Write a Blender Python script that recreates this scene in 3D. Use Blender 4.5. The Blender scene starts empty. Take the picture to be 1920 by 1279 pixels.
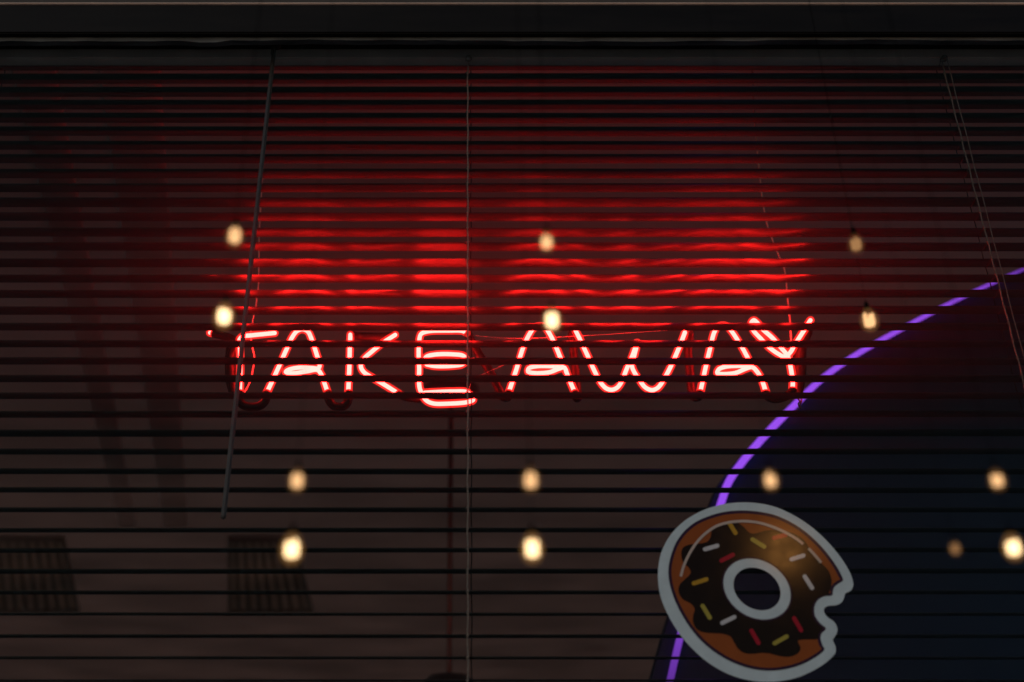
import bpy, bmesh, math, random
from mathutils import Vector, Matrix
random.seed(7)
S = bpy.context.scene
COL = S.collection
R = math.radians

# ---------------------------------------------------------------- camera, sky, exposure
PITCH, FPX, CX, CY = R(25.0), 1867.0, 877.0, 640.0
EYE = Vector((0.0, 0.0, 1.5))
cam = bpy.data.cameras.new("camera")
camo = bpy.data.objects.new("camera", cam)
COL.objects.link(camo)
camo.location = EYE
camo.rotation_euler = (R(90.0) + PITCH, 0, 0)
cam.sensor_width = 36.0
cam.lens = 36.0 * FPX / 1920.0
cam.shift_x = (960.0 - CX) / 1920.0
cam.clip_start, cam.clip_end = 0.02, 600.0
cam.dof.use_dof = True
cam.dof.focus_distance = 1.235
cam.dof.aperture_fstop = 3.4
S.camera = camo

w = bpy.data.worlds.new("World")
S.world = w
w.use_nodes = True
nt = w.node_tree
bg = nt.nodes["Background"]
sky = nt.nodes.new("ShaderNodeTexSky")
sky.sky_type = 'NISHITA'
sky.sun_disc = False
sky.sun_elevation = R(24.0)
sky.sun_rotation = R(200.0)
sky.dust_density = 1.0
nt.links.new(sky.outputs[0], bg.inputs[0])
SKY_STRENGTH = 0.039
bg.inputs[1].default_value = SKY_STRENGTH

vs = S.view_settings
S.display_settings.display_device = 'sRGB'
vs.view_transform = 'Standard'
vs.look = 'None'
vs.exposure = 0.0
vs.gamma = 1.0
vs.use_curve_mapping = False
cy = S.cycles
cy.max_bounces = 10
cy.transparent_max_bounces = 24
cy.sample_clamp_indirect = 40.0
cy.use_denoising = True
cy.caustics_reflective = True

# ---------------------------------------------------------------- helpers
def at(px, py, Y):
    """point of the photograph's pixel at the vertical plane Y metres in front of the eye"""
    u, v = (px - CX) / FPX, (CY - py) / FPX
    d = Vector((u, math.cos(PITCH) - v * math.sin(PITCH), math.sin(PITCH) + v * math.cos(PITCH)))
    return EYE + d * (Y / d.y)

def at_z(px, py, Z):
    """the same on a level plane Z metres above the eye"""
    p = at(px, py, 1.0) - EYE
    return EYE + p * (Z / p.z)

def mat(name, color, rough=0.6, spec=0.5, metal=0.0, noise=0.0, scale=20.0, stretch=(1, 1, 1), bump=0.0, coat=0.0):
    m = bpy.data.materials.new(name)
    m.use_nodes = True
    n = m.node_tree
    p = n.nodes["Principled BSDF"]
    p.inputs["Base Color"].default_value = (*color, 1)
    p.inputs["Roughness"].default_value = rough
    p.inputs["Specular IOR Level"].default_value = spec
    p.inputs["Metallic"].default_value = metal
    p.inputs["Coat Weight"].default_value = coat
    if noise or bump:
        tc = n.nodes.new("ShaderNodeTexCoord")
        mp = n.nodes.new("ShaderNodeMapping")
        mp.inputs["Scale"].default_value = stretch
        nz = n.nodes.new("ShaderNodeTexNoise")
        nz.inputs["Scale"].default_value = scale
        nz.inputs["Detail"].default_value = 6.0
        n.links.new(tc.outputs["Object"], mp.inputs[0])
        n.links.new(mp.outputs[0], nz.inputs["Vector"])
        if noise:
            rp = n.nodes.new("ShaderNodeValToRGB")
            e = rp.color_ramp.elements
            e[0].position, e[1].position = 0.3, 0.7
            e[0].color = (*[c * (1 - noise) for c in color], 1)
            e[1].color = (*[min(1, c * (1 + noise)) for c in color], 1)
            n.links.new(nz.outputs[0], rp.inputs[0])
            n.links.new(rp.outputs[0], p.inputs["Base Color"])
            rr = n.nodes.new("ShaderNodeMapRange")
            rr.inputs[3].default_value = max(0.02, rough - 0.06)
            rr.inputs[4].default_value = min(1.0, rough + 0.06)
            n.links.new(nz.outputs[0], rr.inputs[0])
            n.links.new(rr.outputs[0], p.inputs["Roughness"])
        if bump:
            b = n.nodes.new("ShaderNodeBump")
            b.inputs["Strength"].default_value = bump
            b.inputs["Distance"].default_value = 0.002
            n.links.new(nz.outputs[0], b.inputs["Height"])
            n.links.new(b.outputs[0], p.inputs["Normal"])
    return m

def emit(name, color, strength):
    m = bpy.data.materials.new(name)
    m.use_nodes = True
    n = m.node_tree
    n.nodes.remove(n.nodes["Principled BSDF"])
    e = n.nodes.new("ShaderNodeEmission")
    e.inputs[0].default_value = (*color, 1)
    e.inputs[1].default_value = strength
    n.links.new(e.outputs[0], n.nodes["Material Output"].inputs[0])
    return m

def glow_glass(name, color, strength, clear=(1, 1, 1)):
    """clear glass that lets its inner light through and glows itself"""
    m = emit(name, color, strength)
    n = m.node_tree
    t = n.nodes.new("ShaderNodeBsdfTransparent")
    t.inputs[0].default_value = (*clear, 1)
    a = n.nodes.new("ShaderNodeAddShader")
    e = [x for x in n.nodes if x.type == 'EMISSION'][0]
    n.links.new(e.outputs[0], a.inputs[0])
    n.links.new(t.outputs[0], a.inputs[1])
    n.links.new(a.outputs[0], n.nodes["Material Output"].inputs[0])
    return m

def obj(name, bm, m, parent=None, smooth=False):
    bmesh.ops.recalc_face_normals(bm, faces=bm.faces)
    for e in bm.edges:
        if len(e.link_faces) == 2 and e.calc_face_angle(0.0) > 0.75:
            e.smooth = False
    me = bpy.data.meshes.new(name)
    bm.to_mesh(me)
    bm.free()
    if smooth:
        for p in me.polygons:
            p.use_smooth = True
    o = bpy.data.objects.new(name, me)
    me.materials.append(m)
    COL.objects.link(o)
    if parent is not None:
        o.parent = parent
        o.matrix_parent_inverse = Matrix.Identity(4)
        # meshes are written in world metres; move them into the parent's frame
        off = world_loc(parent)
        o.data.transform(Matrix.Translation(-off))
    return o

def world_loc(o):
    v = Vector((0, 0, 0))
    while o is not None:
        v += o.location
        o = o.parent
    return v

def thing(name, loc, label, cat, group=None):
    o = bpy.data.objects.new(name, None)
    o.empty_display_size = 0.02
    COL.objects.link(o)
    o.location = loc
    return tag(o, label, cat, group)

def tag(o, label, cat, group=None):
    o['label'] = label
    o['category'] = cat
    if group:
        o['group'] = group
    return o

def struct(o):
    o['kind'] = 'structure'
    return o

def box(bm, x0, x1, y0, y1, z0, z1, bevel=0.0):
    r = bmesh.ops.create_cube(bm, size=1.0)
    bmesh.ops.scale(bm, vec=(x1 - x0, y1 - y0, z1 - z0), verts=r['verts'])
    bmesh.ops.translate(bm, vec=((x0 + x1) / 2, (y0 + y1) / 2, (z0 + z1) / 2), verts=r['verts'])
    if bevel:
        es = list({e for v in r['verts'] for e in v.link_edges})
        bmesh.ops.bevel(bm, geom=es, offset=bevel, segments=2, affect='EDGES')
    return bm

def smooth_path(pts, n=6):
    if len(pts) < 3:
        a, b = Vector(pts[0]), Vector(pts[1])
        return [a.lerp(b, i / n) for i in range(n + 1)]
    P = [Vector(p) for p in pts]
    P = [P[0] * 2 - P[1]] + P + [P[-1] * 2 - P[-2]]
    out = []
    for i in range(1, len(P) - 2):
        p0, p1, p2, p3 = P[i - 1:i + 3]
        t1 = max((p1 - p0).length, 1e-6) ** 0.5
        t2 = max((p2 - p1).length, 1e-6) ** 0.5
        t3 = max((p3 - p2).length, 1e-6) ** 0.5
        m1 = (p2 - p1) + t2 * ((p1 - p0) / t1 - (p2 - p0) / (t1 + t2))
        m2 = (p2 - p1) + t2 * ((p3 - p2) / t3 - (p3 - p1) / (t2 + t3))
        for k in range(n):
            t = k / n
            h = (2*t**3 - 3*t**2 + 1, t**3 - 2*t**2 + t, -2*t**3 + 3*t**2, t**3 - t**2)
            out.append(p1 * h[0] + m1 * h[1] + p2 * h[2] + m2 * h[3])
    out.append(P[-2])
    return out

def tube(bm, path, r, seg=12, cap=True, radii=None):
    """sweep a circle along a path with parallel transport, round ends"""
    pts = [path[0]]
    for p in path[1:]:
        if (p - pts[-1]).length > 1e-5:
            pts.append(p)
    rad = [r] * len(pts) if radii is None else [radii(i / (len(pts) - 1)) for i in range(len(pts))]
    if cap:
        d0, d1 = (pts[0] - pts[1]).normalized(), (pts[-1] - pts[-2]).normalized()
        a, b = rad[0], rad[-1]
        pts = [pts[0] + d0 * a * .97, pts[0] + d0 * a * .75, pts[0] + d0 * a * .4] + pts + [pts[-1] + d1 * b * .4, pts[-1] + d1 * b * .75, pts[-1] + d1 * b * .97]
        rad = [a * .24, a * .66, a * .92] + rad + [b * .92, b * .66, b * .24]
    t = (pts[1] - pts[0]).normalized()
    nrm = t.orthogonal().normalized()
    rings = []
    for i, p in enumerate(pts):
        tn = (pts[min(i + 1, len(pts) - 1)] - pts[max(i - 1, 0)])
        tn = tn.normalized() if tn.length > 1e-9 else t
        q = t.rotation_difference(tn)
        nrm = (q @ nrm)
        nrm = (nrm - tn * nrm.dot(tn)).normalized()
        t = tn
        bn = t.cross(nrm)
        rings.append([bm.verts.new(p + (nrm * math.cos(2*math.pi*k/seg) + bn * math.sin(2*math.pi*k/seg)) * rad[i]) for k in range(seg)])
    for a, b in zip(rings, rings[1:]):
        for k in range(seg):
            bm.faces.new((a[k], a[(k+1) % seg], b[(k+1) % seg], b[k]))
    bm.faces.new(rings[0][::-1])
    bm.faces.new(rings[-1])
    return bm

def lathe(bm, prof, centre, seg=20):
    rings = []
    for r, z in prof:
        rings.append([bm.verts.new(centre + Vector((r*math.cos(2*math.pi*k/seg), r*math.sin(2*math.pi*k/seg), z))) for k in range(seg)])
    for a, b in zip(rings, rings[1:]):
        for k in range(seg):
            bm.faces.new((a[k], a[(k+1) % seg], b[(k+1) % seg], b[k]))
    bm.faces.new(rings[0]); bm.faces.new(rings[-1])
    return bm

# ---------------------------------------------------------------- depths (metres in front of the eye)
Y_GLASS = 0.995     # outer face of the shop window
Y_BLIND = 1.034     # front edge of the slats
Y_SIGN = 1.160      # neon letters hang behind the blind
Z_CEIL = 1.15        # shop ceiling above the eye
Y_BACK = 11.6       # back wall of the shop
Y_BOARD = 1.95      # navy partition
Y_BULB = 0.520      # bulbs added before the window, standing in for reflections

# ---------------------------------------------------------------- materials
M_wall = mat("brown_plaster", (0.21, 0.122, 0.096), 0.85, 0.2, noise=0.12, scale=2.2, bump=0.1)
M_ceil = mat("ceiling_fill_sheet", (0.08, 0.064, 0.056), 0.9, 0.05, noise=0.10, scale=1.6)
def sky_fill_through(m, color):      # added sky light seeping through the sheet to fill the dim room
    n = m.node_tree
    p = n.nodes["Principled BSDF"]
    t = n.nodes.new("ShaderNodeBsdfTranslucent")
    tc = n.nodes.new("ShaderNodeTexCoord")
    nz = n.nodes.new("ShaderNodeTexNoise")
    nz.inputs["Scale"].default_value = 1.3
    nz.inputs["Detail"].default_value = 3.0
    n.links.new(tc.outputs["Object"], nz.inputs["Vector"])
    rp = n.nodes.new("ShaderNodeValToRGB")
    e = rp.color_ramp.elements
    e[0].position, e[1].position = 0.33, 0.68
    e[0].color = (*[c * 0.72 for c in color], 1)
    e[1].color = (*[c * 1.28 for c in color], 1)
    n.links.new(nz.outputs[0], rp.inputs[0])
    n.links.new(rp.outputs[0], t.inputs[0])
    a = n.nodes.new("ShaderNodeAddShader")
    n.links.new(p.outputs[0], a.inputs[0]); n.links.new(t.outputs[0], a.inputs[1])
    n.links.new(a.outputs[0], n.nodes["Material Output"].inputs[0])
sky_fill_through(M_ceil, (0.265, 0.120, 0.073))
M_floor = mat("shop_tiles", (0.09, 0.08, 0.07), 0.5, 0.4, noise=0.2, scale=5)
M_street = mat("paving", (0.34, 0.32, 0.30), 0.85, 0.3, noise=0.25, scale=30, bump=0.3)
M_facade = mat("facade_paint", (0.09, 0.078, 0.066), 0.6, 0.3, noise=0.2, scale=8, stretch=(1, 1, 4))
M_frame = mat("dark_frame_paint", (0.010, 0.009, 0.008), 0.5, 0.15, noise=0.35, scale=25, stretch=(0.4, 3, 3))
M_bead = mat("sealant", (0.10, 0.105, 0.105), 0.55, 0.3, noise=0.6, scale=60, stretch=(0.25, 1, 1), bump=0.8)
M_lip = mat("cream_trim", (0.9, 0.68, 0.55), 0.4, 0.5, noise=0.1, scale=12)
M_slat = mat("slat_enamel", (0.014, 0.0125, 0.0125), 0.30, 0.09, noise=0.6, scale=40, stretch=(0.06, 1.5, 1.5))
M_rail = mat("headrail_enamel", (0.50, 0.44, 0.38), 0.4, 0.4, noise=0.15, scale=20)
M_cord = mat("ladder_cord", (0.24, 0.21, 0.18), 0.8, 0.2, noise=0.35, scale=350)
M_cordside = mat("side_cord", (0.13, 0.11, 0.095), 0.85, 0.1, noise=0.4, scale=350)
M_rung = mat("rung_thread", (0.045, 0.04, 0.035), 0.9, 0.05)
M_wand = mat("wand_plastic", (0.055, 0.048, 0.044), 0.25, 0.4, noise=0.2, scale=30)
M_gas = emit("neon_gas", (1.0, 0.0098, 0.0083), 90.0)
M_tube = glow_glass("neon_glass", (1.0, 0.022, 0.016), 0.55)
M_block = mat("black_block_out_paint", (0.006, 0.003, 0.003), 0.4, 0.07, noise=0.5, scale=120, bump=0.5)
M_wire = mat("sign_wire", (0.35, 0.30, 0.28), 0.5, 0.4)
M_flex = mat("matt_black_cord", (0.004, 0.0035, 0.0035), 1.0, 0.0)
M_ventback = mat("vent_back_paint", (0.035, 0.028, 0.026), 0.6, 0.3)  # dark paint of the vent backing
M_black = mat("black_plastic", (0.014, 0.012, 0.012), 0.4, 0.4, noise=0.2, scale=30)
M_pole = mat("dark_pole", (0.05, 0.025, 0.022), 0.4, 0.4, noise=0.2, scale=30)
M_navy = mat("navy_board", (0.007, 0.028, 0.066), 0.6, 0.06, noise=0.25, scale=3)
M_led = emit("purple_led", (0.32, 0.080, 0.90), 0.95)
def dim_ends(m, lo, mid, hi, s_end, s_mid):   # the strip glows strongest half way along
    n = m.node_tree
    tc = n.nodes.new("ShaderNodeTexCoord"); sp = n.nodes.new("ShaderNodeSeparateXYZ")
    n.links.new(tc.outputs["Object"], sp.inputs[0])
    fc = n.nodes.new("ShaderNodeFloatCurve")
    c = fc.mapping.curves[0]
    c.points[0].location = (0, s_end); c.points[1].location = (1, s_end * 0.8)
    c.points.new((mid - lo) / (hi - lo), s_mid)
    fc.mapping.update()
    mr = n.nodes.new("ShaderNodeMapRange")
    mr.inputs[1].default_value, mr.inputs[2].default_value = lo, hi
    n.links.new(sp.outputs[2], mr.inputs[0]); n.links.new(mr.outputs[0], fc.inputs["Value"])
    e = [x for x in n.nodes if x.type == 'EMISSION'][0]
    n.links.new(fc.outputs[0], e.inputs[1])
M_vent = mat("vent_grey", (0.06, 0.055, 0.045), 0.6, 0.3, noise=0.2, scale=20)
M_reflect_band = mat("reflection_band_sheet", (0.035, 0.03, 0.028), 0.7, 0.3, noise=0.25, scale=6, stretch=(1, 1, 8))

sky_fill_through(M_vent, (0.5, 0.47, 0.41))
sky_fill_through(M_reflect_band, (0.78, 0.74, 0.72))
sky_fill_through(M_ventback, (0.80, 0.78, 0.72))

# ---------------------------------------------------------------- setting
bm = bmesh.new(); box(bm, -300, 300, -300, 0.93, -0.3, 0.0)
struct(obj("street", bm, M_street))
bm = bmesh.new(); box(bm, -7, 7, 0.93, 6.5, -0.3, 0.06)
struct(obj("shop_floor", bm, M_floor))

# back wall
ZC = EYE.z + Z_CEIL
bm = bmesh.new(); box(bm, -7, 7, Y_BACK, Y_BACK + 0.2, 0.06, ZC + 0.2)
tag(obj("interior_wall", bm, M_wall), "dim brown plaster wall at the far back of the shop", "wall")
bm = bmesh.new()
gv_ = [[bm.verts.new((-7 + 14*i/28, 1.075 + (Y_BACK - 1.08)*j/20, ZC + 0.001 + 0.0)) for j in range(21)] for i in range(29)]
for i in range(28):
    for j in range(20):
        bm.faces.new((gv_[i][j], gv_[i+1][j], gv_[i+1][j+1], gv_[i][j+1]))
struct(obj("ceiling", bm, M_ceil))

# facade above the window, with its pale lip
HR0, HR1 = at(960, 110, 1.030).z, at(960, 91, 1.030).z
ZT = at(960, 62, 0.975).z          # underside of the dark transom
ZL = at(960, 10, 0.975).z          # lip along its top
fr = thing("window_frame", Vector((0, 0.985, ZT)), "dark painted frame beam across the top of the shop window", "window frame")
bm = bmesh.new(); box(bm, -2.2, 2.2, 0.975, 0.9995, ZT, ZL, 0.0015); obj("transom", bm, M_frame, fr)
bm = bmesh.new()
prev = None
for i in range(161):                 # uneven bead of sealant under the beam
    x = -1.6 + 3.2 * i / 160
    h = 0.0042 + 0.0012 * math.sin(x * 9.0) + random.uniform(-0.0008, 0.0008)
    if -0.36 < x < -0.31: h += 0.003
    z0, y0 = ZT - 0.0005, 0.983
    ring = [bm.verts.new((x, y0, z0)), bm.verts.new((x, y0 + 0.001, z0 - h)), bm.verts.new((x, y0 + 0.010, z0 - h * 0.9)), bm.verts.new((x, y0 + 0.0118, z0))]
    if prev:
        for k in range(4):
            bm.faces.new((prev[k], prev[(k+1) % 4], ring[(k+1) % 4], ring[k]))
    prev = ring
obj("glazing_bead", bm, M_bead, fr)
bm = bmesh.new(); box(bm, -2.2, 2.2, 1.000, 1.062, HR1 + 0.0015, ZL); obj("head_lining", bm, M_frame, fr)
bm = bmesh.new(); box(bm, -2.2, 2.2, 0.973, 1.06, ZL + 0.0004, ZL + 0.0030, 0.0008); obj("trim_lip", bm, M_lip, fr)
bm = bmesh.new(); box(bm, -2.2, 2.2, 0.977, 1.09, ZL + 0.0034, ZL + 1.2); tag(obj("facade_panel", bm, M_facade), "grey brown facade panel above the window beam at the top edge", "wall")
bm = bmesh.new(); box(bm, -2.2, 2.2, 0.975, 1.02, 0.5, 0.56, 0.003); obj("sill", bm, M_frame, fr)
for s in (-1, 1):
    bm = bmesh.new(); box(bm, s*1.7 - 0.04, s*1.7 + 0.04, 0.975, 1.02, 0.562, ZT - 0.001, 0.002); obj("jamb", bm, M_frame, fr)
bm = bmesh.new(); box(bm, -2.2, 2.2, 0.985, 1.09, 0.0, 0.499); tag(obj("parapet_wall", bm, M_facade), "low facade wall under the shop window sill", "wall")

# the pane itself
gm = bpy.data.materials.new("veiled_glass"); gm.use_nodes = True
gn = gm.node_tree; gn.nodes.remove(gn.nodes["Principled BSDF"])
gt = gn.nodes.new("ShaderNodeVolumeScatter")          # faint even veil put into the pane for reflections in its glass
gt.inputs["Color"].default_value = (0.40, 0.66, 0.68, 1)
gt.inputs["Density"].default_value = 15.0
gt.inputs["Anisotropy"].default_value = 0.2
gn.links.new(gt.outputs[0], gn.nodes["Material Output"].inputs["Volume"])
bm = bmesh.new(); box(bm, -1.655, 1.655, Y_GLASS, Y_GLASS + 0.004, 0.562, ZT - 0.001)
tag(obj("window_pane", bm, gm), "large glass pane with an added reflection veil of the shop window in front of the black blind", "window pane")

# ---------------------------------------------------------------- venetian blind
bl = thing("venetian_blind", Vector((0, Y_BLIND, HR0)), "black horizontal slat venetian blind filling the shop window", "blind")
bm = bmesh.new(); box(bm, -1.60, 1.60, 1.030, 1.046, HR0, HR1, 0.002); obj("headrail", bm, M_rail, bl)
DEPTH, CROWN, X0, X1 = 0.0203, 0.0012, -1.58, 1.58
def slat_bm(z, tilt, sag):
    bm = bmesh.new()
    nx, ny = 24, 8
    grid = []
    for th in (0.0, 0.00028):
        g = []
        for i in range(nx + 1):
            x = X0 + (X1 - X0) * i / nx
            row = []
            for j in range(ny + 1):
                u = j / ny - 0.5
                zz = CROWN * (1 - (2*u)**2) + th + u * DEPTH * tilt + sag * math.sin(x * 2.1 + z * 40)
                row.append(bm.verts.new((x, Y_BLIND + DEPTH * (u + 0.5), z + zz)))
            g.append(row)
        grid.append(g)
    a, b = grid
    for i in range(nx):
        for j in range(ny):
            bm.faces.new((a[i][j], a[i+1][j], a[i+1][j+1], a[i][j+1]))
            bm.faces.new((b[i][j], b[i][j+1], b[i+1][j+1], b[i+1][j]))
        bm.faces.new((a[i][0], b[i][0], b[i+1][0], a[i+1][0]))
        bm.faces.new((a[i][ny], a[i+1][ny], b[i+1][ny], b[i][ny]))
    for i in (0, nx):
        for j in range(ny):
            bm.faces.new((a[i][j], a[i][j+1], b[i][j+1], b[i][j]))
    return bm
slat_z = []
for i in range(18, -28, -1):
    tn = 0.4885 + (0.0207 * i if i > 0 else 0.0211 * i)
    z = EYE.z + tn * Y_BLIND + random.uniform(-0.0007, 0.0007)
    slat_z.append(z)
    obj("slat", slat_bm(z, random.choice((0.03, 0.03, 0.06)) * random.uniform(-1, 1), random.uniform(0.0001, 0.0006)), M_slat, bl, smooth=True)
zbot = slat_z[-1] - 0.024
bm = bmesh.new(); box(bm, X0, X1, Y_BLIND, Y_BLIND + 0.021, zbot - 0.008, zbot, 0.003); obj("bottom_rail", bm, M_rail, bl)
XR = at(1765, 115, Y_BLIND - 0.001).x
for cx in (-XR, 0.0, XR):
    bm = bmesh.new()
    zt = HR0 + 0.004
    n = 90
    f = [Vector((cx + 0.0005*math.sin(k*1.3) , Y_BLIND - 0.0016 , zt + (zbot - zt) * k / n)) for k in range(n + 1)]
    b = [Vector((cx + 0.004 + 0.0004*math.sin(k*0.9), Y_BLIND + DEPTH + 0.0016, p.z)) for k, p in enumerate(f)]
    tube(bm, f, 0.00085, 6)
    bb = bmesh.new(); tube(bb, b, 0.0006, 6); obj("back_cord", bb, M_flex, bl)
    bh = bmesh.new()
    for z in slat_z:
        tube(bh, smooth_path([(cx, Y_BLIND - 0.0016, z + 0.0002), (cx + 0.002, Y_BLIND + DEPTH/2, z - 0.0006), (cx + 0.004, Y_BLIND + DEPTH + 0.0016, z + 0.0002)], 4), 0.0004, 5)
        tube(bh, [Vector((cx - 0.0006, Y_BLIND - 0.0022, z + 0.0012)), Vector((cx - 0.0022, Y_BLIND - 0.0035, z - 0.001)), Vector((cx - 0.0030, Y_BLIND - 0.003, z - 0.004))], 0.0003, 5)
    if cx > 0.1 or cx < -0.1:       # the outer cords are double, the lift cord runs beside the ladder
        g = [Vector((cx + 0.006 + 0.0003*math.sin(k*0.7), Y_BLIND - 0.004, p.z)) for k, p in enumerate(f)]
        tube(bm, g, 0.00055, 6)
    lathe(bm, [(0.002, 0.0), (0.0042, 0.002), (0.0042, 0.006), (0.003, 0.008)], Vector((cx + 0.001, Y_BLIND - 0.007, HR0 - 0.007)), 10)
    for z in slat_z:                 # little knots where the rungs leave the cord
        lathe(bm, [(0.0005, -0.0022), (0.0013, -0.0009), (0.0014, 0.0006), (0.0005, 0.0022)], Vector((cx - 0.0002, Y_BLIND - 0.0018, z - 0.0006)), 8)
    obj("ladder_cord", bm, M_cord if cx == 0.0 else M_cordside, bl, smooth=True)
    obj("cord_rungs", bh, M_rung, bl)
YW = Y_BLIND - 0.012
wt, wb = at(515, 84, YW), at(419, 969, YW)
wd = obj("tilt_wand", tube(bmesh.new(), smooth_path([wt, wt.lerp(wb, 0.5), wb], 10), 0.0031, 6), M_wand, bl)
bm = bmesh.new()
tube(bm, smooth_path([wt + Vector((0.004, 0.008, 0.012)), wt + Vector((0.005, -0.003, 0.008)), wt + Vector((0.0, -0.004, -0.002)), wt + Vector((-0.002, 0.0, -0.016))], 5), 0.0022, 8)
lathe(bm, [(0.003, 0), (0.0055, 0.004), (0.0055, 0.010), (0.003, 0.013)], wt + Vector((0.003, 0.001, -0.006)), 10)
obj("hook", bm, M_wand, wd, smooth=True)

# ---------------------------------------------------------------- neon sign
RT, RC = 0.0053, 0.0027
sign = thing("neon_sign", at(900, 690, Y_SIGN), "lit red neon sign spelling TAKE AWAY hanging behind the black blind", "neon sign")
def P(l, dy=0.0):
    return [at(p[0], p[1], Y_SIGN + (p[2] if len(p) > 2 else 0.0) + dy) for p in l]
LETTERS = {
 'T': [[(394, 624.5), (400, 626)], [(515, 625), (495, 627), (470, 629.5), (455, 631.5), (449, 638, .002), (450, 655, .001), (450.5, 690, .002), (449.5, 735, 0)]],
 'A': [[(500, 737), (510, 716), (522, 690), (537, 656), (549, 631), (557, 621.5), (567, 618), (577, 622), (584, 636), (595, 669), (599.5, 684), (597, 691, .002), (585, 690.5, .003), (560, 690, .002), (541, 694, .001), (536, 698, .004), (545, 700.5, .010), (575, 697, .012), (594, 694, .009), (602, 702, .004), (608, 718), (614.5, 737)]],
 'K': [[(657, 628), (656, 650), (655, 690), (653, 736)], [(741, 628.5), (720, 642), (697, 660), (681, 675), (676.5, 687), (682, 698), (697, 708), (720, 721.5), (748, 739)]],
 'E': [[(876, 625), (866, 621), (840, 620.5), (802, 622), (789.5, 627), (786, 640), (785, 669), (786, 692), (785.5, 715), (788, 732), (799, 751), (812, 757), (840, 757.5), (877, 754.5), (887, 750.5), (883, 744, .006), (875, 735.5, .011), (850, 734.5, .012), (810, 736, .012), (796, 737, .010)],
       [(795, 679, .004), (799, 670, .002), (815, 665.5), (850, 665), (869, 668), (873, 675), (868, 683), (850, 686.5), (815, 687), (800, 684, .001)]],
 'A2': [[(954, 736), (967, 697), (981.5, 651), (994, 625), (1002, 615), (1012, 612), (1022, 615), (1032, 629), (1049, 667), (1054, 683), (1049, 688, .002), (1030, 687, .003), (1005, 687.5, .003), (992, 691, .002), (990, 697, .006), (1000, 700, .011), (1030, 698.5, .012), (1048, 692, .009), (1058, 690, .004), (1063, 701), (1069, 716), (1078, 737)]],
 'W': [[(1078, 618), (1087, 636), (1102, 668), (1116, 699), (1127, 719), (1137, 729), (1147, 731.5), (1157, 727.5), (1165, 717), (1176, 690), (1186, 667), (1193, 647), (1194.5, 643, .004), (1194, 648, .011), (1189, 668, .012), (1185, 686, .010), (1189, 698, .005), (1199, 713), (1210, 727), (1222, 732), (1233, 728), (1243, 715), (1258, 687), (1274, 650.5), (1286, 619)]],
 'A3': [[(1313, 736), (1323, 690), (1331, 655.5), (1340, 622), (1347, 613), (1355, 610.5), (1363, 612.5), (1372, 622), (1384, 640), (1397, 662), (1404, 679), (1400, 686, .002), (1385, 686.5, .003), (1362, 688, .003), (1348, 693, .002), (1345, 700, .006), (1356, 702, .011), (1380, 699.5, .012), (1398, 692, .009), (1410, 689, .004), (1420, 698), (1429.5, 716), (1436, 736)]],
 'Y': [[(1486, 731), (1486.5, 714), (1484, 698), (1480.5, 680), (1476, 667), (1464, 652), (1448, 634), (1430, 618), (1418, 604), (1413, 601, .004), (1409, 605, .006), (1412, 619, .004), (1426, 635), (1443, 652.5), (1460, 664.5), (1472, 669.5, .003), (1482, 661, .001), (1489, 649), (1505, 624), (1519.5, 601)]],
}
for key in LETTERS:
    first = None
    for path in LETTERS[key]:
        pts = smooth_path(P(path), 6)
        name = "letter_" + key[0].lower()
        g = obj(name, tube(bmesh.new(), pts, RT, 14), M_tube, sign, smooth=True)
        obj("gas_column", tube(bmesh.new(), pts, RC, 10), M_gas, g, smooth=True)
# black painted links between the letters, set a little behind the lit tubes
LINKS = [
 [(402, 626.5), (415, 629.5, .002), (432, 635, .004), (441, 642, .006), (438, 655, .010), (434, 665, .012), (433, 700, .010), (438, 737, .008)],
 [(449, 738), (449, 750, .001), (454, 759, .002), (472, 764, .003), (490, 760, .002), (498, 750, .001), (500, 738)],
 [(615, 738), (617, 751, .001), (625, 761, .002), (636, 764, .003), (648, 760, .002), (653, 750, .001), (653.5, 738)],
 [(660, 629, .004), (672, 631, .012), (695, 632, .014), (720, 632, .013), (736, 630, .005)],
 [(748, 740), (762, 745, .010), (785, 748, .016)],
 [(877, 626, .002), (884, 640, .010), (895, 660, .014), (917, 695, .014), (936, 731, .011), (943, 745, .006), (951, 746, .002), (954, 738)],
 [(1078, 738), (1081, 747, .002), (1084, 745, .010), (1082, 733, .016), (1079, 700, .017), (1075, 655, .016), (1072, 630, .011), (1076, 620, .004)],
 [(1287, 620, .002), (1293, 625, .010), (1290, 654, .016), (1294, 700, .017), (1297, 733, .015), (1301, 745, .008), (1309, 745, .002), (1312.5, 738)],
 [(1436, 738), (1441, 745, .003), (1454, 749, .006), (1470, 745, .006), (1483, 738, .004), (1486, 733)],
]
for l in LINKS:
    obj("painted_link", tube(bmesh.new(), smooth_path(P(l), 6), RT * 1.04, 12), M_block, sign, smooth=True)
# fat electrodes at both ends
def electrode(l, r):
    pts = smooth_path(P(l), 8)
    return tube(bmesh.new(), pts, r, 14, radii=lambda t: r * (0.55 + 0.45 * min(1, 4 * t, 5 * (1 - t) + 0.3)))
obj("electrode", electrode([(1516, 604, .006), (1511, 622, .016), (1501, 645, .022), (1499, 690, .024), (1496, 738, .022)], 0.0088), M_block, sign, smooth=True)
obj("electrode", electrode([(437, 640, .020), (433, 660, .026), (432, 695, .026), (435, 735, .022)], 0.0070), M_block, sign, smooth=True)
bm = bmesh.new(); tube(bm, smooth_path(P([(1495, 738, .02), (1496, 748, .012), (1500, 753, .008), (1497, 758, .008), (1502, 766, .008)]), 5), 0.0011, 6)
tube(bm, smooth_path(P([(1494, 742, .02), (1503, 750, .012), (1500, 760, .01), (1499, 764, .01)]), 5), 0.0009, 6); obj("wire_end", bm, M_black, sign, smooth=True)
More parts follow.
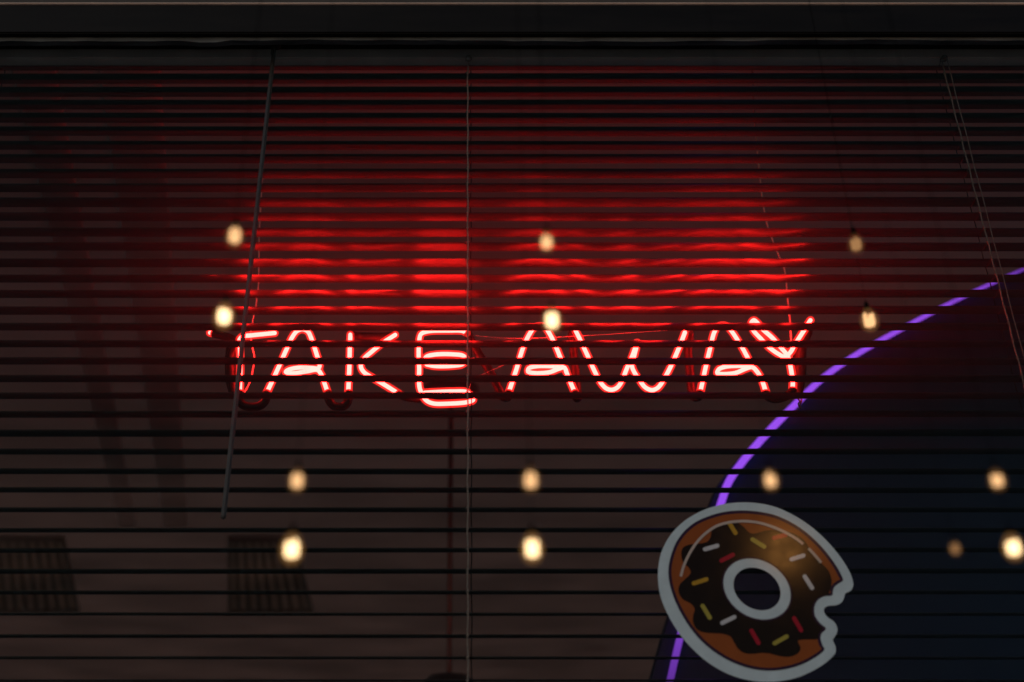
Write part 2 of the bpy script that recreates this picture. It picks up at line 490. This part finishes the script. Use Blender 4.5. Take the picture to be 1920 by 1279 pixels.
for pts in ([(459, 736, .012), (469, 716, .014), (473, 700, .014), (477, 672, .014), (473, 650, .014), (470, 628, .014), (473, 605, .015), (479, 575, .02), (484, 540, .02), (485, 500, .02), (486, 440, .02), (497, 250, .02), (507, 95, .02)],
            [(1484, 660, .012), (1483, 632, .012), (1480, 590, .013), (1476, 551, .014), (1471, 506, .015), (1455, 467, .016), (1437, 414, .018), (1418, 260, .02), (1408, 95, .02)]):
    obj("hanging_wire", tube(bmesh.new(), smooth_path(P(pts), 6), 0.0011, 6), M_wire, sign, smooth=True)
# fine sagging threads across the letters
for a, m_, b in (((873, 628), (960, 635, .0), (1290, 618)), ((878, 735), (886, 715), (950, 682))):
    obj("loose_thread", tube(bmesh.new(), smooth_path([at(a[0], a[1], Y_SIGN + .006), at(m_[0], m_[1], Y_SIGN + .004), at(b[0], b[1], Y_SIGN + .006)], 10), 0.00025, 5), M_wire, sign)

# ---------------------------------------------------------------- things inside the shop
# rod pendant on a round black ceiling mount
hc = at_z(846, 728, Z_CEIL)
st = thing("pendant_lamp", Vector((hc.x, hc.y, ZC)), "unlit pendant with a round black ceiling mount and thin rod, blurred behind the letter E", "pendant lamp")
bm = bmesh.new(); lathe(bm, [(0.085, -0.001), (0.085, -0.022), (0.06, -0.034), (0.012, -0.040)], hc, 28); obj("ceiling_mount", bm, M_black, st, smooth=True)
zl = EYE.z + hc.y * (at(870, 1262, 1.0).z - EYE.z)
bm = bmesh.new(); tube(bm, [hc + Vector((0, 0, -0.038)), Vector((hc.x, hc.y, (hc.z + zl) / 2)), Vector((hc.x, hc.y, zl - 0.002))], 0.0075, 10); obj("rod", bm, M_pole, st, smooth=True)
bm = bmesh.new(); lathe(bm, [(0.012, 0.0), (0.05, -0.006), (0.075, -0.03), (0.085, -0.08), (0.085, -0.2), (0.07, -0.215)], Vector((hc.x, hc.y, zl)), 28); obj("lamp_shade", bm, M_black, st, smooth=True)

# navy board with its purple light strip
ARC = [(2080, 445), (2000, 472), (1920, 505), (1800, 560), (1700, 612), (1600, 669), (1540, 712), (1485, 765), (1430, 822), (1388, 872), (1366, 905), (1350, 950), (1325, 1020), (1300, 1100), (1279, 1180), (1256, 1279), (1236, 1380), (1215, 1500)]
YB = Y_BOARD - 0.04
arc = smooth_path([at(x, y, YB - 0.012) for x, y in ARC], 8)
bd = thing("partition", Vector((arc[-1].x + 0.9, Y_BOARD, 0.06)), "large dark navy partition at right, its curved edge lined with a glowing purple strip", "partition")
edge = []
for i, p in enumerate(arc):
    t = max(0.0, min(1.0, (i / (len(arc) - 1) - 0.5) * 2.5))
    edge.append(Vector((p.x - 0.008 - 0.024 * t, YB, p.z + 0.004)))
bm = bmesh.new()
outl = edge + [Vector((edge[-1].x - 0.02, YB, 0.062)), Vector((2.6, YB, 0.062)), Vector((2.6, YB, edge[0].z))]
f = bm.faces.new([bm.verts.new(v) for v in outl])
ex = bmesh.ops.extrude_face_region(bm, geom=[f])
bmesh.ops.translate(bm, vec=(0, Y_BOARD - YB, 0), verts=[v for v in ex['geom'] if isinstance(v, bmesh.types.BMVert)])
bmesh.ops.triangulate(bm, faces=bm.faces)
obj("panel", bm, M_navy, bd)
dim_ends(M_led, at(1256, 1279, YB).z - 0.06, at(1480, 770, YB).z - 0.06, at(1920, 505, YB).z - 0.06, 0.34, 1.05)
obj("light_strip", tube(bmesh.new(), arc, 0.016, 12, radii=lambda t: 0.0075 - 0.0054 * max(0, 1 - t / 0.45) - 0.0018 * max(0, (t - 0.55) / 0.45)), M_led, bd, smooth=True)

# ribbed ceiling vents
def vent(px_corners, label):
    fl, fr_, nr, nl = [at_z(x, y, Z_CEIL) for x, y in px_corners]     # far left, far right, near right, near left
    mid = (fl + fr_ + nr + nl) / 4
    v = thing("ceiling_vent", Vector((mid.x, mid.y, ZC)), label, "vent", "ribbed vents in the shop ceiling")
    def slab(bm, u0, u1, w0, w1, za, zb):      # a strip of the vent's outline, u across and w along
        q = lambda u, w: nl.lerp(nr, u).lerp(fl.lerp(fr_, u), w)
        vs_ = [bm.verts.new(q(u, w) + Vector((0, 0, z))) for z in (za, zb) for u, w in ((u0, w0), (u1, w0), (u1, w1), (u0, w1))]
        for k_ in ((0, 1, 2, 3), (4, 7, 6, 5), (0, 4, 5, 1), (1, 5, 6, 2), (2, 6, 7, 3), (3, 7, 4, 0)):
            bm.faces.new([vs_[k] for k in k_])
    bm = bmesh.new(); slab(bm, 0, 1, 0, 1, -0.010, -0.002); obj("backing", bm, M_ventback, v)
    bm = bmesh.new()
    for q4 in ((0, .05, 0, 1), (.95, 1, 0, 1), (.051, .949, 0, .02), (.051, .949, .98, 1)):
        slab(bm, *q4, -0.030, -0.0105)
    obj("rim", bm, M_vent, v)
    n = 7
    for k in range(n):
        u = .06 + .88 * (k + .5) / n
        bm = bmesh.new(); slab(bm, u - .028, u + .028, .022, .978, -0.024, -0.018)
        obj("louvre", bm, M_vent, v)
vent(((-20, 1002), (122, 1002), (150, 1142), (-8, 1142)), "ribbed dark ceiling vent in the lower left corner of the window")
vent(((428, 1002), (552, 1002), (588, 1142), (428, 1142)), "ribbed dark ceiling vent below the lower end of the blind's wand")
# dark bands added under the ceiling, standing in for street reflections at left
def beam(p, q, wd, label):
    a, b = at_z(*p, Z_CEIL), at_z(*q, Z_CEIL)
    d = (b - a).normalized(); n = Vector((-d.y, d.x, 0)); h = wd / 2
    bm = bmesh.new()
    vs_ = [bm.verts.new(v + Vector((0, 0, zz))) for zz in (-0.010, -0.001) for v in (a - n*h, a + n*h, b + n*h, b - n*h)]
    for q_ in ((0, 1, 2, 3), (4, 7, 6, 5), (0, 4, 5, 1), (1, 5, 6, 2), (2, 6, 7, 3), (3, 7, 4, 0)):
        bm.faces.new([vs_[k] for k in q_])
    tag(obj("reflection_band", bm, M_reflect_band), label, "ceiling band", "dark bands added for reflections in the glass")
beam((52, 55), (240, 985), 0.07, "dark band added under the ceiling for a street reflection, the one nearer the window's left corner")
beam((238, 55), (330, 985), 0.10, "dark band added under the ceiling for a street reflection, the one nearer the blind's wand")

# ---------------------------------------------------------------- donut sticker on the glass
def stk(l, dy):
    return [at(1220 + x / 3.665, 930 + y / 3.665, Y_GLASS - dy) for x, y in l]
def closed_smooth(pts, n=4):
    k = len(pts)
    ext = pts[-2:] + pts + pts[:3]
    sm = smooth_path(ext, n)
    return sm[2*n:(2 + k)*n]
def plate(loops, th):
    """flat shape with holes from closed loops, given thickness towards the glass"""
    bm = bmesh.new()
    edges = []
    for lp in loops:
        vs_ = [bm.verts.new(p) for p in lp]
        edges += [bm.edges.new((vs_[i], vs_[(i+1) % len(vs_)])) for i in range(len(vs_))]
    r = bmesh.ops.triangle_fill(bm, use_beauty=True, use_dissolve=False, edges=edges)
    fs = [g for g in r['geom'] if isinstance(g, bmesh.types.BMFace)]
    ex = bmesh.ops.extrude_face_region(bm, geom=fs)
    bmesh.ops.translate(bm, vec=(0, th, 0), verts=[v for v in ex['geom'] if isinstance(v, bmesh.types.BMVert)])
    return bm
def inset(l, d):
    n = len(l); out = []
    for i in range(n):
        (x0, y0), (x1, y1) = l[i-1], l[(i+1) % n]
        tx, ty = x1 - x0, y1 - y0
        m = math.hypot(tx, ty) or 1
        out.append((l[i][0] - ty/m*d, l[i][1] + tx/m*d))
    return out
OUTER = [(560,50),(660,46),(740,52),(840,72),(940,112),(1040,168),(1130,235),(1210,310),(1280,390),(1330,460),(1370,530),(1390,590),(1392,620),(1375,652),(1337,674),(1328,705),(1310,735),(1275,752),(1230,756),(1202,765),(1190,785),(1196,810),(1220,838),(1255,862),(1278,895),(1282,935),(1264,970),(1252,992),(1268,1030),(1272,1070),(1255,1100),(1200,1150),(1120,1200),(1020,1245),(920,1270),(820,1280),(710,1274),(600,1250),(500,1210),(400,1150),(310,1075),(230,990),(165,900),(110,800),(70,700),(52,600),(52,500),(70,400),(110,310),(170,230),(250,160),(350,105),(450,70)]
LINE = [(580,103),(660,102),(760,112),(860,135),(960,180),(1060,245),(1150,325),(1220,405),(1280,490),(1312,550),(1322,582),(1292,603),(1262,628),(1252,655),(1248,684),(1190,692),(1142,725),(1124,775),(1131,830),(1168,880),(1205,912),(1172,950),(1168,985),(1182,1030),(1195,1054),(1175,1080),(1120,1118),(1040,1160),(940,1190),(840,1203),(740,1198),(640,1175),(540,1135),(440,1075),(350,1000),(270,905),(205,800),(155,690),(128,590),(122,500),(140,410),(175,320),(235,240),(310,180),(400,140),(500,112)]
ICING = [(530,180),(595,184),(640,215),(680,254),(725,258),(780,241),(850,234),(930,245),(1000,265),(1050,300),(1090,360),(1120,420),(1180,470),(1225,520),(1243,580),(1238,630),(1226,664),(1222,680),(1178,688),(1130,720),(1110,775),(1116,832),(1152,884),(1182,912),(1155,948),(1150,984),(1100,988),(1035,990),(1012,998),(1020,1020),(1031,1050),(1010,1085),(950,1107),(880,1100),(820,1085),(760,1080),(700,1087),(640,1080),(600,1050),(575,1010),(550,970),(500,950),(430,945),(370,940),(320,920),(292,870),(292,820),(303,780),(280,745),(220,710),(192,660),(200,610),(240,570),(275,530),(262,495),(225,460),(210,400),(220,360),(260,337),(330,330),(390,315),(413,280),(420,240),(455,203)]
def ring(s, c=(731, 641)):
    return [(c[0] + s*(230*math.cos(t) + 27*math.sin(t)), c[1] + s*(20*math.cos(t) + 209*math.sin(t))) for t in (2*math.pi*k/64 for k in range(64))]
def vinyl(name, col):
    return mat(name, col, 0.13, 0.09, noise=0.06, scale=60)
V_white, V_line, V_dough, V_icing = vinyl("white_vinyl", (0.66, 0.82, 0.89)), vinyl("purple_vinyl", (0.035, 0.013, 0.045)), vinyl("dough_vinyl", (0.33, 0.085, 0.018)), vinyl("chocolate_vinyl", (0.010, 0.004, 0.0025))
V_yel, V_oli, V_red, V_pale = vinyl("yellow_vinyl", (0.55, 0.32, 0.03)), vinyl("olive_vinyl", (0.46, 0.40, 0.07)), vinyl("red_vinyl", (0.46, 0.012, 0.035)), vinyl("pale_vinyl", (0.66, 0.68, 0.72))
V_hi = vinyl("cream_vinyl", (0.62, 0.52, 0.46))
dn = thing("donut_sticker", at(1410, 1110, Y_GLASS), "round bitten chocolate donut sticker with coloured sprinkles stuck on the window", "sticker")
obj("white_border", plate([closed_smooth(stk(OUTER, .0004)), stk(ring(0.70), .0004)], 0.0003), V_white, dn)
obj("outline", plate([closed_smooth(stk(LINE, .0007), 3), stk(ring(1.0), .0007)], 0.0002), V_line, dn)
DOUGH = inset(LINE, 21)
obj("dough", plate([closed_smooth(stk(DOUGH, .0010), 3), stk(ring(1.05), .0010)], 0.0002), V_dough, dn)
obj("icing", plate([closed_smooth(stk(ICING, .0013), 4), stk(ring(1.05), .0013)], 0.0002), V_icing, dn)
def capsule(a, b, wd):
    dx, dy = b[0]-a[0], b[1]-a[1]; L = math.hypot(dx, dy); ux, uy = dx/L, dy/L
    out = []
    for k in range(9):
        t = -math.pi/2 + math.pi*k/8
        out.append((b[0] + wd*(ux*math.cos(t) - uy*math.sin(t)), b[1] + wd*(uy*math.cos(t) + ux*math.sin(t))))
    for k in range(9):
        t = math.pi/2 + math.pi*k/8
        out.append((a[0] + wd*(ux*math.cos(t) - uy*math.sin(t)), a[1] + wd*(uy*math.cos(t) + ux*math.sin(t))))
    return out
for a, b, m in (((539,185),(583,256),V_yel), ((700,300),(780,350),V_oli), ((848,290),(927,270),V_red), ((374,368),(457,344),V_pale), ((487,446),(565,406),V_red),
                ((968,437),(1050,411),V_pale), ((1059,555),(1109,634),V_pale), ((297,602),(383,575),V_yel), ((357,757),(406,838),V_oli), ((492,874),(575,834),V_pale),
                ((693,928),(741,1012),V_red), ((852,1014),(934,968),V_oli), ((986,842),(1034,925),V_red)):
    obj("sprinkle", plate([stk(capsule(a, b, 14.5), .0016)], 0.0002), m, dn)
def ribbon(l, wd):
    sp = smooth_path([Vector((x, y, 0)) for x, y in l], 5)
    up, dnn = [], []
    for i, p in enumerate(sp):
        t = (sp[min(i+1, len(sp)-1)] - sp[max(i-1, 0)]).normalized()
        up.append((p.x - t.y*wd, p.y + t.x*wd)); dnn.append((p.x + t.y*wd, p.y - t.x*wd))
    return up + dnn[::-1]
for l in ([(207,555),(225,490),(260,410),(310,330),(370,265),(450,210),(540,183),(640,175),(740,185),(840,215),(930,255),(1000,295),(1048,332)], [(1085,362),(1130,410),(1172,460)]):
    obj("highlight_stroke", plate([stk(ribbon(l, 9), .0019)], 0.0002), V_hi, dn)

# ---------------------------------------------------------------- bulbs added outside in place of lamps reflected in the glass
B_white, B_orange, B_dim = emit("bright_filament", (1.0, 0.70, 0.36), 2.6), emit("warm_filament", (1.0, 0.56, 0.25), 1.15), emit("dim_filament", (1.0, 0.50, 0.20), 0.34)
G_white, G_orange, G_dim = glow_glass("bright_bulb_glass", (1.0, 0.48, 0.14), 0.07), glow_glass("warm_bulb_glass", (1.0, 0.48, 0.16), 0.03), glow_glass("dim_bulb_glass", (1.0, 0.45, 0.15), 0.012)
BG = "warm bulbs added in pairs before the window for reflected lamps"
def bulb(px, py, sc, kind, label, Y=Y_BULB, top=None):
    c = at(px, py, Y)
    k = sc * 0.0031 * Y / 0.520 * random.uniform(0.95, 1.06)
    t = thing("reflected_bulb", c + Vector((0, 0, k * 3.4)), label, "bulb", BG)
    F, G = {'w': (B_white, G_white), 'o': (B_orange, G_orange), 'd': (B_dim, G_dim)}[kind]
    bm = bmesh.new()
    lathe(bm, [(k*.25, -k*2.2), (k*.9, -k*2.0), (k*1.5, -k*1.2), (k*1.75, 0), (k*1.5, k*1.1), (k*1.0, k*1.9), (k*.7, k*2.4)], c, 20)
    for q in (0.82, 0.64):             # inner glowing shells added to paint the soft halo
        lathe(bm, [(k*.25*q, -k*2.0*q), (k*.9*q, -k*1.8*q), (k*1.5*q, -k*1.1*q), (k*1.75*q, 0), (k*1.5*q, k*1.1*q), (k*.7*q, k*2.0*q)], c, 20)
    g = obj("bulb_glass", bm, G, t, smooth=True)
    a0 = random.uniform(0, 60)
    bm = bmesh.new()
    for ang in (a0, a0 + 60, a0 + 120):           # upright hairpin filaments
        dx, dy = math.cos(R(ang)) * k * .72, math.sin(R(ang)) * k * .72
        h0, h1 = random.uniform(.7, 1.4), random.uniform(.7, 1.25)
        tube(bm, smooth_path([c + Vector((-dx, -dy, k*h0)), c + Vector((-dx*.9, -dy*.9, -k*.9)), c + Vector((0, 0, -k*.25)), c + Vector((dx*.9, dy*.9, -k*.9)), c + Vector((dx, dy, k*h1))], 5), k * .26, 7)
    obj("filament", bm, F, t, smooth=True)
    bm = bmesh.new(); lathe(bm, [(k*.5, k*2.42), (k*.5, k*2.9), (k*.35, k*3.5), (k*.1, k*4.1)], c, 14); obj("socket", bm, M_flex, t, smooth=True)
    zt = 2.75 if top is None else top
    bm = bmesh.new(); tube(bm, [c + Vector((0, 0, k*4)), Vector((c.x, c.y, (c.z + zt)/2)), Vector((c.x, c.y, zt))], 0.00016, 5); obj("thin_cord", bm, M_flex, t)
bulb(440, 444, 1.0, 'o', "orange glowing bulb added for a reflection left of the wand, the upper of its pair above the letter T")
bulb(420, 594, 1.08, 'w', "white hot bulb added for a reflection just above the left end of the letter T")
bulb(1025, 455, 1.0, 'o', "pale orange bulb added for a reflection high above the first A of AWAY, upper of its pair")
bulb(1035, 602, 1.08, 'w', "white hot bulb added for a reflection right above the first A of AWAY, touching the letter")
bulb(1605, 459, .92, 'd', "dim brown orange bulb added for a reflection right of the letter Y, the upper of its pair", Y=0.68)
bulb(1630, 602, 1.0, 'o', "orange bulb added for a reflection, with visible filament loops above the purple strip, right of the letter Y", Y=0.74)
bulb(557, 903, .92, 'o', "orange bulb added for a reflection low under the letter A of TAKE, the upper of its pair")
bulb(547, 1031, 1.05, 'w', "white bulb added for a reflection beside the ribbed vent, lower of its pair")
bulb(995, 902, .92, 'o', "orange bulb added for a reflection low under the first A of AWAY, upper of its pair")
bulb(998, 1030, 1.05, 'w', "white bulb added for a reflection left of the donut sticker, lower of its pair")
bulb(1445, 902, .86, 'o', "orange bulb added for a reflection right above the donut sticker")
bulb(1870, 902, .86, 'o', "orange bulb added for a reflection on the navy board near the right edge, upper of its pair")
bulb(1900, 1028, 1.0, 'w', "white bulb added for a reflection at the right edge beside the donut sticker, lower of its pair")
bulb(1791, 1030, .52, 'd', "faint small brown bulb added for a reflection between the donut sticker and the right edge")

# one more bulb hangs behind the viewer; its light shows as the glow on the donut's icing
g0 = at(1468, 1029, Y_GLASS)
gv = EYE + (g0 - EYE) * ((2 * Y_GLASS + 1.2) / Y_GLASS)
gb = Vector((gv.x, -1.2, gv.z))
t = thing("reflected_bulb", gb + Vector((0, 0, 0.06)), "round bulb hanging behind the viewer, seen as an orange glow on the donut sticker", "bulb")
bm = bmesh.new(); lathe(bm, [(.012, -.052), (.035, -.042), (.05, 0), (.035, .04), (.014, .055)], gb, 24); obj("bulb_glass", bm, emit("warm_globe", (1.0, 0.42, 0.10), 60.0), t, smooth=True)
bm = bmesh.new(); lathe(bm, [(.015, .0555), (.016, .08), (.006, .09)], gb, 14); obj("socket", bm, M_flex, t, smooth=True)
bm = bmesh.new(); tube(bm, [gb + Vector((0, 0, .088)), gb + Vector((0, 0, .9))], 0.002, 6); obj("thin_cord", bm, M_flex, t)
